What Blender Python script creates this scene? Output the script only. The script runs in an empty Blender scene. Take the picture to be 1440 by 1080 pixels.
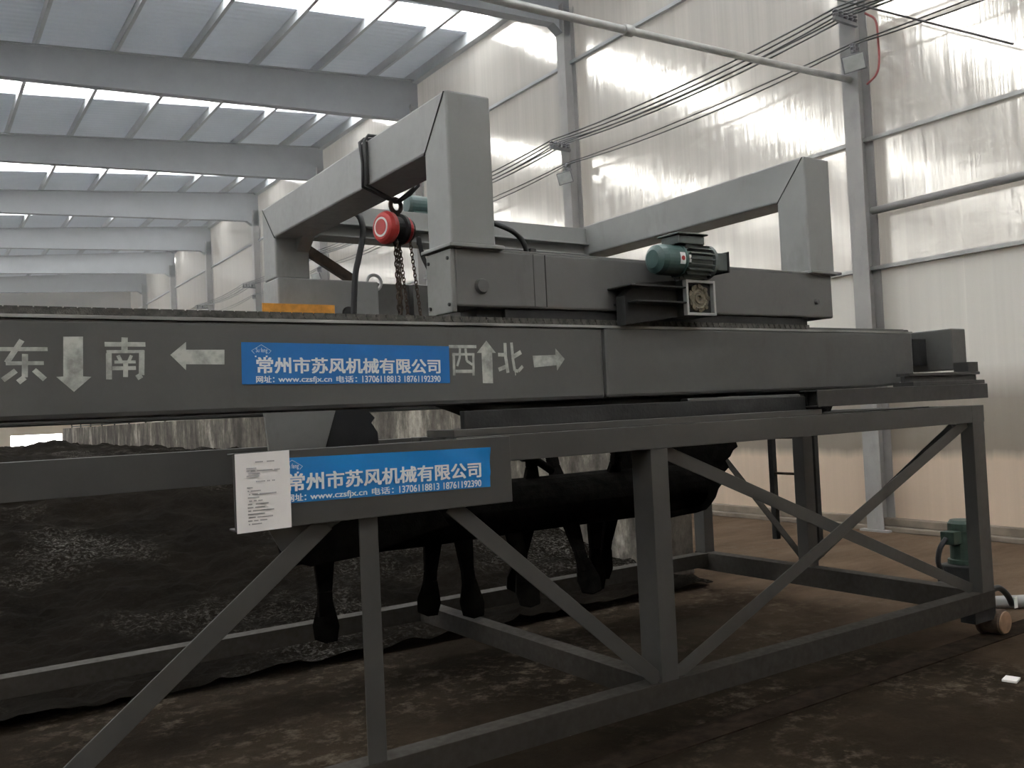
import bpy, bmesh, math, random
from mathutils import Vector, Matrix, noise
random.seed(7)
S = bpy.context.scene
C = S.collection
PI = math.pi
HAZE = 0.010
H = 1.76            # eye height above the floor: shapes below are written relative to the eye, builders add H

# ------------------------------------------------------------------ camera
cd = bpy.data.cameras.new('camera')
cam = bpy.data.objects.new('camera', cd); C.objects.link(cam)
cd.sensor_width = 36.0; cd.lens = 1263.4/1440*36.0
cd.clip_start = 0.05; cd.clip_end = 300
yaw, pit, rol = -0.59251428, 0.03060255, 0.0457685
M = Matrix.Rotation(yaw, 3, 'Z') @ Matrix.Rotation(pit, 3, 'X') @ Matrix.Rotation(rol, 3, 'Y')
rt, fw, up = M.col[0], M.col[1], M.col[2]
R3 = Matrix((rt, up, -fw)).transposed()
cam.matrix_world = Matrix.Translation((0, 0, H)) @ R3.to_4x4()
S.camera = cam

# ------------------------------------------------------------------ light and exposure
W = bpy.data.worlds.new('overcast_sky'); S.world = W; W.use_nodes = True
bg = W.node_tree.nodes['Background']
bg.inputs['Color'].default_value = (1.0, 0.985, 0.955, 1)
bg.inputs['Strength'].default_value = 6.0
S.view_settings.view_transform = 'Standard'; S.view_settings.look = 'None'
S.view_settings.gamma = 1.0; S.view_settings.use_curve_mapping = False
S.view_settings.exposure = 1.38
try:
    S.cycles.max_bounces = 10; S.cycles.diffuse_bounces = 5; S.cycles.glossy_bounces = 4
    S.cycles.transparent_max_bounces = 12; S.cycles.caustics_reflective = False
    S.cycles.sample_clamp_indirect = 6.0
except Exception:
    pass

# ------------------------------------------------------------------ materials
def new_mat(name):
    m = bpy.data.materials.new(name); m.use_nodes = True
    nt = m.node_tree
    return m, nt, nt.nodes['Principled BSDF']
def N(nt, t, **kw):
    n = nt.nodes.new(t)
    for k, v in kw.items():
        if k in n.inputs: n.inputs[k].default_value = v
        else: setattr(n, k, v)
    return n
def ramp(nt, fac, stops):
    r = nt.nodes.new('ShaderNodeValToRGB'); e = r.color_ramp.elements
    while len(e) < len(stops): e.new(0.5)
    for q, (p, c) in zip(e, stops):
        q.position = p; q.color = (*c, 1) if len(c) == 3 else c
    nt.links.new(fac, r.inputs['Fac']); return r
def coords(nt, scale=(1, 1, 1)):
    g = nt.nodes.new('ShaderNodeNewGeometry')
    mp = nt.nodes.new('ShaderNodeMapping'); mp.inputs['Scale'].default_value = scale
    nt.links.new(g.outputs['Position'], mp.inputs['Vector']); return mp.outputs['Vector']
def noise_tex(nt, scale, detail=4, sc=(1, 1, 1), rough=0.55):
    n = N(nt, 'ShaderNodeTexNoise', Scale=scale, Detail=detail, Roughness=rough)
    nt.links.new(coords(nt, sc), n.inputs['Vector']); return n.outputs['Fac']
def mixc(nt, fac, a, b):
    m = nt.nodes.new('ShaderNodeMix'); m.data_type = 'RGBA'
    for s, v in ((m.inputs[0], fac), (m.inputs[6], a), (m.inputs[7], b)):
        if hasattr(v, 'links') or isinstance(v, bpy.types.NodeSocket): nt.links.new(v, s)
        elif isinstance(v, (int, float)): s.default_value = v
        else: s.default_value = (*v, 1)
    return m.outputs[2]
def bump(nt, bs, hgt, strength, dist=0.02, prev=None):
    b = N(nt, 'ShaderNodeBump', Strength=strength, Distance=dist)
    nt.links.new(hgt, b.inputs['Height'])
    if prev: nt.links.new(prev, b.inputs['Normal'])
    nt.links.new(b.outputs['Normal'], bs.inputs['Normal']); return b.outputs['Normal']

def plain(name, col, rough=0.5, metal=0.0, var=0.25, sc=6.0, bmp=0.0, spec=0.5):
    m, nt, bs = new_mat(name)
    f = noise_tex(nt, sc, 5)
    lo = tuple(c*(1-var) for c in col); hi = tuple(min(1, c*(1+var)) for c in col)
    r = ramp(nt, f, [(0.3, lo), (0.7, hi)])
    nt.links.new(r.outputs['Color'], bs.inputs['Base Color'])
    bs.inputs['Roughness'].default_value = rough; bs.inputs['Metallic'].default_value = metal
    bs.inputs['Specular IOR Level'].default_value = spec
    if bmp: bump(nt, bs, noise_tex(nt, sc*6, 4), bmp, 0.01)
    return m
def paint(name, col, rough=0.42, dirt=(0.05, 0.04, 0.03), amount=0.5):
    m, nt, bs = new_mat(name)
    big = noise_tex(nt, 1.7, 6, rough=0.65); fine = noise_tex(nt, 24, 4)
    r = ramp(nt, big, [(0.3, tuple(c*0.88 for c in col)), (0.7, tuple(c*1.12 for c in col))])
    d = ramp(nt, noise_tex(nt, 5, 8, (1, 1, 0.35), 0.7), [(0.55, (0, 0, 0)), (0.8, (amount,)*3)])
    nt.links.new(mixc(nt, d.outputs['Color'], r.outputs['Color'], dirt), bs.inputs['Base Color'])
    rr = ramp(nt, fine, [(0.2, (rough*0.8,)*3), (0.8, (min(1, rough*1.3),)*3)])
    nt.links.new(rr.outputs['Color'], bs.inputs['Roughness'])
    bump(nt, bs, fine, 0.06, 0.004)
    return m

GREY = paint('grey machine paint', (0.088, 0.087, 0.083))
SADDLE = paint('lit grey trolley paint', (0.125, 0.123, 0.118))  # trolley and frame greys lightened: light from above put into the paint
FRAMEG_LIT = paint('lit grey frame paint', (0.24, 0.24, 0.235), 0.42, amount=0.35)
CARTG_SHADED = paint('shaded grey cart paint', (0.055, 0.053, 0.049), 0.4)  # cart greys darkened: shade low on the machine put into the paint
DARKCART = paint('dark shaded grey cart paint', (0.035, 0.034, 0.033), 0.45)
DIRTY_SHADED = paint('earth caked shaded paint', (0.020, 0.016, 0.0115), 0.85, (0.026, 0.018, 0.011), 0.9)  # brown earth crust, with the low shade also put into the colour
PALE = paint('pale dusty grey paint', (0.17, 0.168, 0.158), 0.5)
DARK = plain('oily dark steel', (0.022, 0.022, 0.022), 0.6, 0.2, 0.4, 9, 0.2)
RUST = plain('rusty steel', (0.06, 0.038, 0.025), 0.75, 0.2, 0.5, 12, 0.3)
BLACK = plain('black caked steel', (0.007, 0.0064, 0.0058), 0.95, 0, 0.5, 14, 0.6, 0.03)
CHAINM = plain('dusty chain steel', (0.075, 0.070, 0.062), 0.75, 0.2, 0.5, 30, 0.4)
WORN = plain('worn pale edge paint', (0.23, 0.225, 0.21), 0.6, 0, 0.35, 3)
EARTHRAIL = plain('earth covered rail', (0.020, 0.014, 0.010), 0.9, 0, 0.5, 10, 0.3, 0.05)
RUBBER = plain('black rubber', (0.016, 0.016, 0.017), 0.6, 0, 0.3, 8, 0.1)
TEAL = plain('teal motor paint', (0.045, 0.085, 0.08), 0.4, 0, 0.2, 12, 0.05)
GREEN = plain('green motor paint', (0.035, 0.06, 0.045), 0.5, 0, 0.3, 12, 0.05)
MOTORG = plain('grey green motor paint', (0.09, 0.105, 0.10), 0.45, 0, 0.2, 12, 0.05)
REDP = plain('red hoist paint', (0.42, 0.03, 0.03), 0.4, 0, 0.2, 10)
ORANGE = plain('orange paint', (0.62, 0.27, 0.04), 0.5, 0, 0.3, 14)
WHITEP = plain('white print', (0.75, 0.75, 0.74), 0.6, 0, 0.05, 6)
PAPER = plain('white paper', (0.72, 0.68, 0.66), 0.8, 0, 0.03, 5)
INK = plain('faded grey ink', (0.28, 0.27, 0.27), 0.8, 0, 0.1, 5)
BLUE = plain('blue vinyl', (0.018, 0.155, 0.44), 0.32, 0, 0.08, 4, 0.02)
BLUE2 = plain('bright blue vinyl', (0.012, 0.20, 0.52), 0.3, 0, 0.08, 4, 0.02)
STEEL = plain('galvanised steel', (0.42, 0.42, 0.41), 0.45, 0.5, 0.15, 7)
COLG = paint('column grey paint', (0.30, 0.29, 0.28), 0.5, amount=0.3)
RAFT = paint('rafter grey paint', (0.19, 0.20, 0.215), 0.55, amount=0.1)
PURL = paint('purlin grey paint', (0.34, 0.355, 0.375), 0.45, amount=0.1)
CABLE = plain('black cable sheath', (0.03, 0.03, 0.03), 0.5)
REDC = plain('red cable sheath', (0.35, 0.05, 0.05), 0.5)
CERAM = plain('grey insulator', (0.12, 0.12, 0.13), 0.4)
LENS = plain('dusty floodlight glass', (0.45, 0.47, 0.45), 0.25)
TANW = plain('rusty tan wheel cap', (0.26, 0.16, 0.10), 0.55, 0.1, 0.25, 16)
GREASE = plain('greasy bronze casting', (0.16, 0.14, 0.10), 0.4, 0.4, 0.5, 40, 0.3)

def worn_white():
    m, nt, bs = new_mat('worn white stencil paint')
    bs.inputs['Base Color'].default_value = (0.52, 0.52, 0.48, 1); bs.inputs['Roughness'].default_value = 0.7
    f = ramp(nt, noise_tex(nt, 17, 5, (1, 1, 1), 0.6), [(0.34, (0.5,)*3), (0.62, (0.95,)*3)])
    nt.links.new(f.outputs['Color'], bs.inputs['Alpha']); return m
STENCIL = worn_white()

def glow_through(nt, bs, col, share, normal=None):
    """translucency added to brighten a roof or wall sheet: a share of the daylight outside comes through it"""
    t = nt.nodes.new('ShaderNodeBsdfTranslucent'); t.inputs['Color'].default_value = (*col, 1)
    mx = nt.nodes.new('ShaderNodeMixShader'); mx.inputs[0].default_value = share
    nt.links.new(bs.outputs[0], mx.inputs[1]); nt.links.new(t.outputs[0], mx.inputs[2])
    nt.links.new(mx.outputs[0], nt.nodes['Material Output'].inputs['Surface'])
def wall_sheet(name, base, rough, metal, streak, wave):
    m, nt, bs = new_mat(name)
    s = noise_tex(nt, 1.0, 6, (1, 6.0, 0.10), 0.75)
    r = ramp(nt, s, [(0.3, tuple(c*0.74 for c in base)), (0.7, tuple(min(1, c*1.1) for c in base))])
    nt.links.new(r.outputs['Color'], bs.inputs['Base Color'])
    bs.inputs['Metallic'].default_value = metal
    bs.inputs['Specular IOR Level'].default_value = 0.8
    rr = ramp(nt, noise_tex(nt, 1.0, 5, (1, 9.0, 0.12), 0.7), [(0.3, (rough*0.7,)*3), (0.7, (rough*1.5,)*3)])
    nt.links.new(rr.outputs['Color'], bs.inputs['Roughness'])
    n1 = bump(nt, bs, noise_tex(nt, 1.0, 4, (1, 8.0, 0.25), 0.6), streak, 0.02)
    bump(nt, bs, noise_tex(nt, 1.0, 2, (1, 0.5, 3.2), 0.4), wave, 0.03, n1)
    glow_through(nt, bs, (0.82, 0.79, 0.74), 0.115)
    return m
FOIL = wall_sheet('shiny liner sheet', (0.84, 0.795, 0.735), 0.13, 0.6, 0.16, 0.13)

def lower_sheet():
    m, nt, bs = new_mat('banded lower liner sheet')
    g = nt.nodes.new('ShaderNodeNewGeometry'); sp = nt.nodes.new('ShaderNodeSeparateXYZ')
    nt.links.new(g.outputs['Position'], sp.inputs[0])
    ad = N(nt, 'ShaderNodeMath', operation='ADD')
    nz = N(nt, 'ShaderNodeMath', operation='MULTIPLY'); nz.inputs[1].default_value = 0.12
    nt.links.new(noise_tex(nt, 1, 4, (1, 7, 0.3)), nz.inputs[0])
    nt.links.new(sp.outputs['Z'], ad.inputs[0]); nt.links.new(nz.outputs[0], ad.inputs[1])
    dv = N(nt, 'ShaderNodeMath', operation='DIVIDE'); nt.links.new(ad.outputs[0], dv.inputs[0]); dv.inputs[1].default_value = 4.0
    r = ramp(nt, dv.outputs[0], [(0.0, (0.64, 0.51, 0.40)), (0.245, (0.64, 0.515, 0.41)), (0.278, (0.25, 0.22, 0.185)), (0.43, (0.30, 0.27, 0.235)), (0.53, (0.66, 0.64, 0.60))])  # peach and dark bands by height put reflected light into the colour
    s = ramp(nt, noise_tex(nt, 1, 5, (1, 6, 0.08), 0.7), [(0.3, (0.92,)*3), (0.62, (1.0,)*3), (0.74, (1.25,)*3)])
    mu = nt.nodes.new('ShaderNodeMix'); mu.data_type = 'RGBA'; mu.blend_type = 'MULTIPLY'; mu.inputs[0].default_value = 1
    nt.links.new(r.outputs['Color'], mu.inputs[6]); nt.links.new(s.outputs['Color'], mu.inputs[7])
    nt.links.new(mu.outputs[2], bs.inputs['Base Color'])
    bs.inputs['Roughness'].default_value = 0.4; bs.inputs['Metallic'].default_value = 0.15
    bump(nt, bs, noise_tex(nt, 1, 3, (1, 6, 0.2)), 0.08, 0.02)
    glow_through(nt, bs, (0.8, 0.70, 0.58), 0.05)
    return m
LOWER = lower_sheet()

def roof_sheet():
    m, nt, bs = new_mat('ribbed roof sheet')
    r = ramp(nt, noise_tex(nt, 0.5, 4), [(0.3, (0.52, 0.56, 0.62)), (0.7, (0.62, 0.66, 0.71))])
    nt.links.new(r.outputs['Color'], bs.inputs['Base Color'])
    bs.inputs['Roughness'].default_value = 0.5
    w = N(nt, 'ShaderNodeTexWave', Scale=1.6, bands_direction='Y'); nt.links.new(coords(nt), w.inputs['Vector'])
    nn = bump(nt, bs, w.outputs['Fac'], 0.4, 0.03)
    glow_through(nt, bs, (0.71, 0.76, 0.82), 0.085, nn)
    return m
ROOF = roof_sheet()

def skylight_mat():
    m, nt, bs = new_mat('translucent skylight sheet')
    nt.nodes.remove(bs); out = nt.nodes['Material Output']
    t = nt.nodes.new('ShaderNodeBsdfTransparent'); t.inputs['Color'].default_value = (0.93, 0.96, 0.97, 1)
    d = nt.nodes.new('ShaderNodeBsdfTranslucent'); d.inputs['Color'].default_value = (0.9, 0.93, 0.95, 1)
    mx = nt.nodes.new('ShaderNodeMixShader')
    f = ramp(nt, noise_tex(nt, 1.2, 4), [(0.3, (0.2,)*3), (0.8, (0.4,)*3)])
    nt.links.new(f.outputs['Color'], mx.inputs[0]); nt.links.new(t.outputs[0], mx.inputs[1]); nt.links.new(d.outputs[0], mx.inputs[2])
    nt.links.new(mx.outputs[0], out.inputs['Surface']); return m
SKYL = skylight_mat()

def ground_mat():
    m, nt, bs = new_mat('trodden earth floor')
    a = noise_tex(nt, 0.7, 8, rough=0.7); b = noise_tex(nt, 7, 8, rough=0.75)
    shaded_soil = ramp(nt, a, [(0.25, (0.010, 0.0072, 0.0048)), (0.5, (0.020, 0.0142, 0.0094)), (0.75, (0.042, 0.030, 0.020))])
    lit_soil = ramp(nt, noise_tex(nt, 1.3, 7, (0.5, 1.6, 1), 0.7), [(0.3, (0.075, 0.050, 0.033)), (0.7, (0.15, 0.105, 0.072))])
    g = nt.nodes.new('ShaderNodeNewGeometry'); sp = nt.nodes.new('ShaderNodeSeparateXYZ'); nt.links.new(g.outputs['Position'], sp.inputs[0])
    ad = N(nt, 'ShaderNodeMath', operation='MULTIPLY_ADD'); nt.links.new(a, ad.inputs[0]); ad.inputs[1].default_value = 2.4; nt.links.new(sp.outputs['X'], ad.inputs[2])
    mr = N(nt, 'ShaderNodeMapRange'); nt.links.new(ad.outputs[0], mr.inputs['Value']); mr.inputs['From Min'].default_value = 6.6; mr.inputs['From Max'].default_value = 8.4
    soil = mixc(nt, mr.outputs[0], shaded_soil.outputs['Color'], lit_soil.outputs['Color'])  # soil painted lighter towards the wall: wall light put into the colour
    c2 = ramp(nt, b, [(0.50, (0, 0, 0)), (0.68, (0.85,)*3)])
    p2 = ramp(nt, noise_tex(nt, 0.9, 4), [(0.42, (0,)*3), (0.6, (1,)*3)])
    f = N(nt, 'ShaderNodeMath', operation='MULTIPLY'); nt.links.new(c2.outputs['Color'], f.inputs[0]); nt.links.new(p2.outputs['Color'], f.inputs[1])
    nt.links.new(mixc(nt, f.outputs[0], soil, (0.13, 0.107, 0.08)), bs.inputs['Base Color'])
    bs.inputs['Roughness'].default_value = 0.9; bs.inputs['Specular IOR Level'].default_value = 0.05
    n1 = bump(nt, bs, b, 0.6, 0.05); bump(nt, bs, noise_tex(nt, 45, 5), 0.3, 0.01, n1)
    return m
GROUND = ground_mat()

def compost_mat():
    m, nt, bs = new_mat('black compost')
    a = noise_tex(nt, 1.1, 8, rough=0.75); b = noise_tex(nt, 26, 6, rough=0.8); c = noise_tex(nt, 0.55, 5, rough=0.6)
    c1 = ramp(nt, a, [(0.3, (0.0055, 0.0045, 0.0035)), (0.65, (0.018, 0.014, 0.0105))])
    f = N(nt, 'ShaderNodeMath', operation='MULTIPLY')
    r1 = ramp(nt, b, [(0.5, (0, 0, 0)), (0.64, (1, 1, 1))]); r2 = ramp(nt, c, [(0.5, (0.02,)*3), (0.68, (1,)*3)])
    nt.links.new(r1.outputs['Color'], f.inputs[0]); nt.links.new(r2.outputs['Color'], f.inputs[1])
    nt.links.new(mixc(nt, f.outputs[0], c1.outputs['Color'], (0.22, 0.21, 0.19)), bs.inputs['Base Color'])
    bs.inputs['Roughness'].default_value = 0.95; bs.inputs['Specular IOR Level'].default_value = 0.03
    bump(nt, bs, b, 1.0, 0.06)
    return m
COMPOST = compost_mat()

def concrete_mat():
    m, nt, bs = new_mat('stained concrete')
    st = noise_tex(nt, 1, 7, (1, 1.1, 0.45), 0.75); fi = noise_tex(nt, 9, 6, rough=0.7)
    c = ramp(nt, st, [(0.40, (0.055, 0.045, 0.036)), (0.54, (0.16, 0.14, 0.115)), (0.66, (0.48, 0.43, 0.36))])
    d = ramp(nt, fi, [(0.4, (0.75,)*3), (0.65, (1.1,)*3)])
    mu = nt.nodes.new('ShaderNodeMix'); mu.data_type = 'RGBA'; mu.blend_type = 'MULTIPLY'; mu.inputs[0].default_value = 1
    nt.links.new(c.outputs['Color'], mu.inputs[6]); nt.links.new(d.outputs['Color'], mu.inputs[7])
    nt.links.new(mu.outputs[2], bs.inputs['Base Color']); bs.inputs['Roughness'].default_value = 0.85
    bump(nt, bs, fi, 0.3, 0.02); return m
CONC = concrete_mat()
CURB = plain('dusty concrete curb', (0.20, 0.165, 0.13), 0.85, 0, 0.3, 3, 0.2)
FARW = plain('cream far wall', (0.62, 0.54, 0.44), 0.7, 0, 0.1, 0.7)

# ------------------------------------------------------------------ mesh builders
class MB:
    def __init__(s): s.bm = bmesh.new()
    def _faces(s, vs, fs):
        v = [s.bm.verts.new((p[0], p[1], p[2]+H)) for p in vs]
        for f in fs:
            try: s.bm.faces.new([v[i] for i in f])
            except ValueError: pass
        return s
    def box(s, x0, x1, y0, y1, z0, z1):
        return s._faces([(x0,y0,z0),(x1,y0,z0),(x1,y1,z0),(x0,y1,z0),(x0,y0,z1),(x1,y0,z1),(x1,y1,z1),(x0,y1,z1)],
                        [(0,3,2,1),(4,5,6,7),(0,1,5,4),(1,2,6,5),(2,3,7,6),(3,0,4,7)])
    def prism(s, poly, axis, a, b):
        """polygon in the two other axes, extruded along axis from a to b"""
        def P(u, v, w): return {'X': (w, u, v), 'Y': (u, w, v), 'Z': (u, v, w)}[axis]
        n = len(poly)
        vs = [P(u, v, a) for u, v in poly] + [P(u, v, b) for u, v in poly]
        return s._faces(vs, [tuple(range(n))[::-1], tuple(range(n, 2*n))] + [(i, (i+1) % n, n+(i+1) % n, n+i) for i in range(n)])
    def sweep(s, prof, p, q, upv=(0, 0, 1)):
        p, q = Vector(p), Vector(q); d = (q-p).normalized(); u = Vector(upv)
        sd = d.cross(u).normalized(); u = sd.cross(d).normalized(); n = len(prof)
        vs = [p+sd*a+u*b for a, b in prof]+[q+sd*a+u*b for a, b in prof]
        return s._faces(vs, [tuple(range(n))[::-1], tuple(range(n, 2*n))]+[(i, (i+1) % n, n+(i+1) % n, n+i) for i in range(n)])
    def bar(s, p, q, w, h, upv=(0, 0, 1)):
        return s.sweep([(-w/2, -h/2), (w/2, -h/2), (w/2, h/2), (-w/2, h/2)], p, q, upv)
    def angle(s, p, q, w, h, t, upv=(0, 0, 1)):
        return s.sweep([(0, 0), (w, 0), (w, t), (t, t), (t, h), (0, h)], p, q, upv)
    def chan(s, x0, x1, y, z0, z1, dep, t=0.008, back=False):
        """C channel along X, web at y, flanges going back (+Y)"""
        pr = [(y, z0), (y+dep, z0), (y+dep, z0+t), (y+t, z0+t), (y+t, z1-t), (y+dep, z1-t), (y+dep, z1), (y, z1)]
        return s.prism(pr, 'X', x0, x1)
    def tube(s, pts, r, n=8, cap=True):
        pts = [Vector(p) for p in pts]; rings = []; prev = None
        for i, p in enumerate(pts):
            d = (pts[min(i+1, len(pts)-1)]-pts[max(i-1, 0)]).normalized()
            if prev is None:
                a = Vector((0, 0, 1)) if abs(d.z) < 0.9 else Vector((1, 0, 0))
                u = d.cross(a).normalized()
            else: u = (prev-d*prev.dot(d)).normalized()
            prev = u; v = d.cross(u); rr = r[i] if isinstance(r, (list, tuple)) else r
            rings.append([s.bm.verts.new(p+Vector((0, 0, H))+u*math.cos(2*PI*k/n)*rr+v*math.sin(2*PI*k/n)*rr) for k in range(n)])
        for a, b in zip(rings, rings[1:]):
            for k in range(n): s.bm.faces.new((a[k], a[(k+1) % n], b[(k+1) % n], b[k])).smooth = n > 6
        if cap:
            s.bm.faces.new(rings[0][::-1]); s.bm.faces.new(rings[-1])
        return s
    def lathe(s, o, ax, prof, n=24):
        """prof: (distance along axis, radius)"""
        o = Vector(o); ax = Vector(ax).normalized()
        return s.tube_prof([o+ax*d for d, r in prof], [r for d, r in prof], ax, n)
    def tube_prof(s, pts, rs, ax, n):
        a = Vector((0, 0, 1)) if abs(ax.z) < 0.9 else Vector((1, 0, 0))
        u = ax.cross(a).normalized(); v = ax.cross(u); rings = []
        for p, r in zip(pts, rs):
            rings.append([s.bm.verts.new(p+Vector((0, 0, H))+u*math.cos(2*PI*k/n)*r+v*math.sin(2*PI*k/n)*r) for k in range(n)])
        for a_, b_ in zip(rings, rings[1:]):
            for k in range(n): s.bm.faces.new((a_[k], a_[(k+1) % n], b_[(k+1) % n], b_[k]))
        s.bm.faces.new(rings[0][::-1]); s.bm.faces.new(rings[-1]); return s
    def torus(s, o, nrm, R, r, n=16, m=6, sx=1.0, long=None):
        o = Vector(o); nrm = Vector(nrm).normalized()
        a = Vector(long) if long else (Vector((0, 0, 1)) if abs(nrm.z) < 0.9 else Vector((1, 0, 0)))
        u = (a-nrm*a.dot(nrm)).normalized(); v = nrm.cross(u); rings = []
        for i in range(n):
            t = 2*PI*i/n; c = o+u*math.cos(t)*R*sx+v*math.sin(t)*R; e = (u*math.cos(t)+v*math.sin(t)).normalized()
            rings.append([s.bm.verts.new(c+Vector((0, 0, H))+e*math.cos(2*PI*k/m)*r+nrm*math.sin(2*PI*k/m)*r) for k in range(m)])
        for i in range(n):
            a_, b_ = rings[i], rings[(i+1) % n]
            for k in range(m): s.bm.faces.new((a_[k], a_[(k+1) % m], b_[(k+1) % m], b_[k])).smooth = True
        return s
    def build(s, name, mat, parent=None, bevel=0.0, seg=2, kind=None, smooth=False):
        bmesh.ops.recalc_face_normals(s.bm, faces=s.bm.faces[:])
        vs = [v.co.copy() for v in s.bm.verts]
        if parent is None:
            lo = Vector((min(v[i] for v in vs) for i in range(3))); hi = Vector((max(v[i] for v in vs) for i in range(3)))
            org = Vector(((lo.x+hi.x)/2, (lo.y+hi.y)/2, lo.z))
        else: org = wloc(parent)
        for v in s.bm.verts: v.co -= org
        me = bpy.data.meshes.new(name); s.bm.to_mesh(me); s.bm.free()
        if smooth:
            for p in me.polygons: p.use_smooth = True
        me.materials.append(mat)
        o = bpy.data.objects.new(name, me); C.objects.link(o)
        if parent is None: o.location = org
        else: o.parent = parent
        if bevel:
            b = o.modifiers.new('bevel', 'BEVEL'); b.width = bevel; b.segments = seg; b.limit_method = 'ANGLE'; b.angle_limit = 0.6
        if kind: o['kind'] = kind
        return o
def cr(pts, n=6):
    P = [Vector(p) for p in pts]; P = [P[0]*2-P[1]]+P+[P[-1]*2-P[-2]]; out = []
    for i in range(1, len(P)-2):
        for j in range(n):
            t = j/n; a, b, c, d = P[i-1:i+3]
            out.append(0.5*((2*b)+(c-a)*t+(2*a-5*b+4*c-d)*t*t+(3*b-a-3*c+d)*t**3))
    return out+[P[-2]]
def wloc(o):
    p = Vector((0, 0, 0))
    while o is not None: p += o.location; o = o.parent
    return p
def tag(o, label, cat, group=None, kind=None):
    o['label'] = label; o['category'] = cat
    if group: o['group'] = group
    if kind: o['kind'] = kind
    return o
def thing(name, label, cat, loc, group=None):
    o = bpy.data.objects.new(name, None); C.objects.link(o); o.location = (loc[0], loc[1], loc[2]+H)
    o.empty_display_size = 0.2
    return tag(o, label, cat, group)
def copy_tree(o, parent=None, move=(0, 0, 0)):
    c = o.copy(); C.objects.link(c); c.parent = parent
    if parent is None: c.location = o.location+Vector(move)
    for ch in list(o.children): copy_tree(ch, c)
    return c
def text_mesh(body, x0, x1, z0, z1, y, bold=0.0):
    """lettering in the XZ plane (facing -Y) fitted to a box"""
    cu = bpy.data.curves.new('lettering', 'FONT'); cu.body = body; cu.extrude = 0.0
    o = bpy.data.objects.new('lettering', cu); C.objects.link(o)
    dg = bpy.context.evaluated_depsgraph_get(); dg.update()
    me = bpy.data.meshes.new_from_object(o.evaluated_get(dg))
    bpy.data.objects.remove(o); bpy.data.curves.remove(cu)
    xs = [v.co.x for v in me.vertices]; ys = [v.co.y for v in me.vertices]
    a, b, c, d = min(xs), max(xs), min(ys), max(ys)
    mb = MB()
    k = bold*(z1-z0)
    for i, (ex, ez) in enumerate([(0, 0)] if not bold else [(-1, -.6), (1, -.6), (1, .6), (-1, .6), (0, 0)]):
        vs = [(x0+(v.co.x-a)/(b-a)*(x1-x0)+ex*k, y-.0002*i, z0+(v.co.y-c)/(d-c)*(z1-z0)+ez*k) for v in me.vertices]
        mb._faces(vs, [tuple(p.vertices) for p in me.polygons])
    bpy.data.meshes.remove(me); return mb

# ================================================================== THE SETTING
XW = 10.6
def roof_z(x): return 8.45-0.085*(XW-x)
BAYS = [7.1+6.1*k for k in range(-3, 8)]          # frame lines along the shed
RX0, RY0, RY1 = -24.0, -13.0, 54.0

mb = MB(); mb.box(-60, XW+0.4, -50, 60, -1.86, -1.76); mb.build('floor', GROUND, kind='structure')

wl = bpy.data.objects.new('wall_right', None); C.objects.link(wl); wl['kind'] = 'structure'; wl.location = (XW, 20, 0)
mb = MB(); mb.box(XW, XW+0.08, RY0, RY1, 1.66, roof_z(XW)+0.1); mb.build('upper_sheet', FOIL, wl)
mb = MB(); mb.box(XW, XW+0.08, RY0, RY1, -1.76, 1.655); mb.build('lower_sheet', LOWER, wl)
mb = MB(); mb.box(XW-0.22, XW-0.002, RY0, RY1, -1.76, -1.70).box(XW-0.12, XW-0.002, RY0, RY1, -1.70, -1.60)
mb.build('baseboard_right', CURB, kind='structure', bevel=0.01)
mb = MB()
mb.box(RX0, 4.44, RY1, RY1+0.2, -1.76, 8.6).box(6.9, XW+0.1, RY1, RY1+0.2, -1.76, 8.6).box(4.44, 6.9, RY1, RY1+0.2, -0.08, 8.6)
mb.build('wall_back', FARW, kind='structure')
mb = MB(); mb.box(RX0-0.2, RX0, RY0, RY1, -1.76, roof_z(RX0)); mb.build('wall_left', FARW, kind='structure')
mb = MB(); mb.box(RX0, XW, RY0-0.2, RY0, -1.76, 8.5); mb.build('wall_front', FARW, kind='structure')

# roof: sheets between translucent strips, strips are windows
FAR_EDGE = {4: 16.65, 5: 22.9, 6: 29.95, 7: 36.25, 8: 42.6}
def strip(k): y = FAR_EDGE.get(k, BAYS[k]+3.55); return y-.95, y
mb = MB(); edges = [RY0]
for k in range(len(BAYS)-1): a, b = strip(k); edges += [a, b]
edges += [RY1+0.2]
for i in range(0, len(edges), 2):
    y0, y1 = edges[i], edges[i+1]
    mb._faces([(RX0, y0, roof_z(RX0)), (XW, y0, roof_z(XW)), (XW, y1, roof_z(XW)), (RX0, y1, roof_z(RX0)),
               (RX0, y0, roof_z(RX0)+.06), (XW, y0, roof_z(XW)+.06), (XW, y1, roof_z(XW)+.06), (RX0, y1, roof_z(RX0)+.06)],
              [(0,3,2,1),(4,5,6,7),(0,1,5,4),(1,2,6,5),(2,3,7,6),(3,0,4,7)])
ceil_o = mb.build('ceiling', ROOF, kind='structure')
for k in range(len(BAYS)-1):
    a, b = strip(k); mb = MB()
    mb._faces([(RX0, a, roof_z(RX0)+.03), (XW, a, roof_z(XW)+.03), (XW, b, roof_z(XW)+.03), (RX0, b, roof_z(RX0)+.03)], [(0, 1, 2, 3)])
    mb.build('window_%d' % (k+1), SKYL, kind='structure')
x = 9.45
while x > RX0+0.5:
    z = roof_z(x); mb = MB()
    mb.prism([(x-.035, z-.2), (x+.035, z-.2), (x+.035, z-.19), (x-.027, z-.19), (x-.027, z-.012), (x+.035, z-.012), (x+.035, z-.002), (x-.035, z-.002)], 'Y', RY0, RY1)
    mb.build('purlin', PURL, ceil_o); x -= 1.446
# eave beam along the top of the right wall
mb = MB(); mb.box(XW-0.16, XW-0.003, RY0, RY1, roof_z(XW)-0.28, roof_z(XW)-0.02); mb.build('trim_1', PURL, kind='structure')

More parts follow.
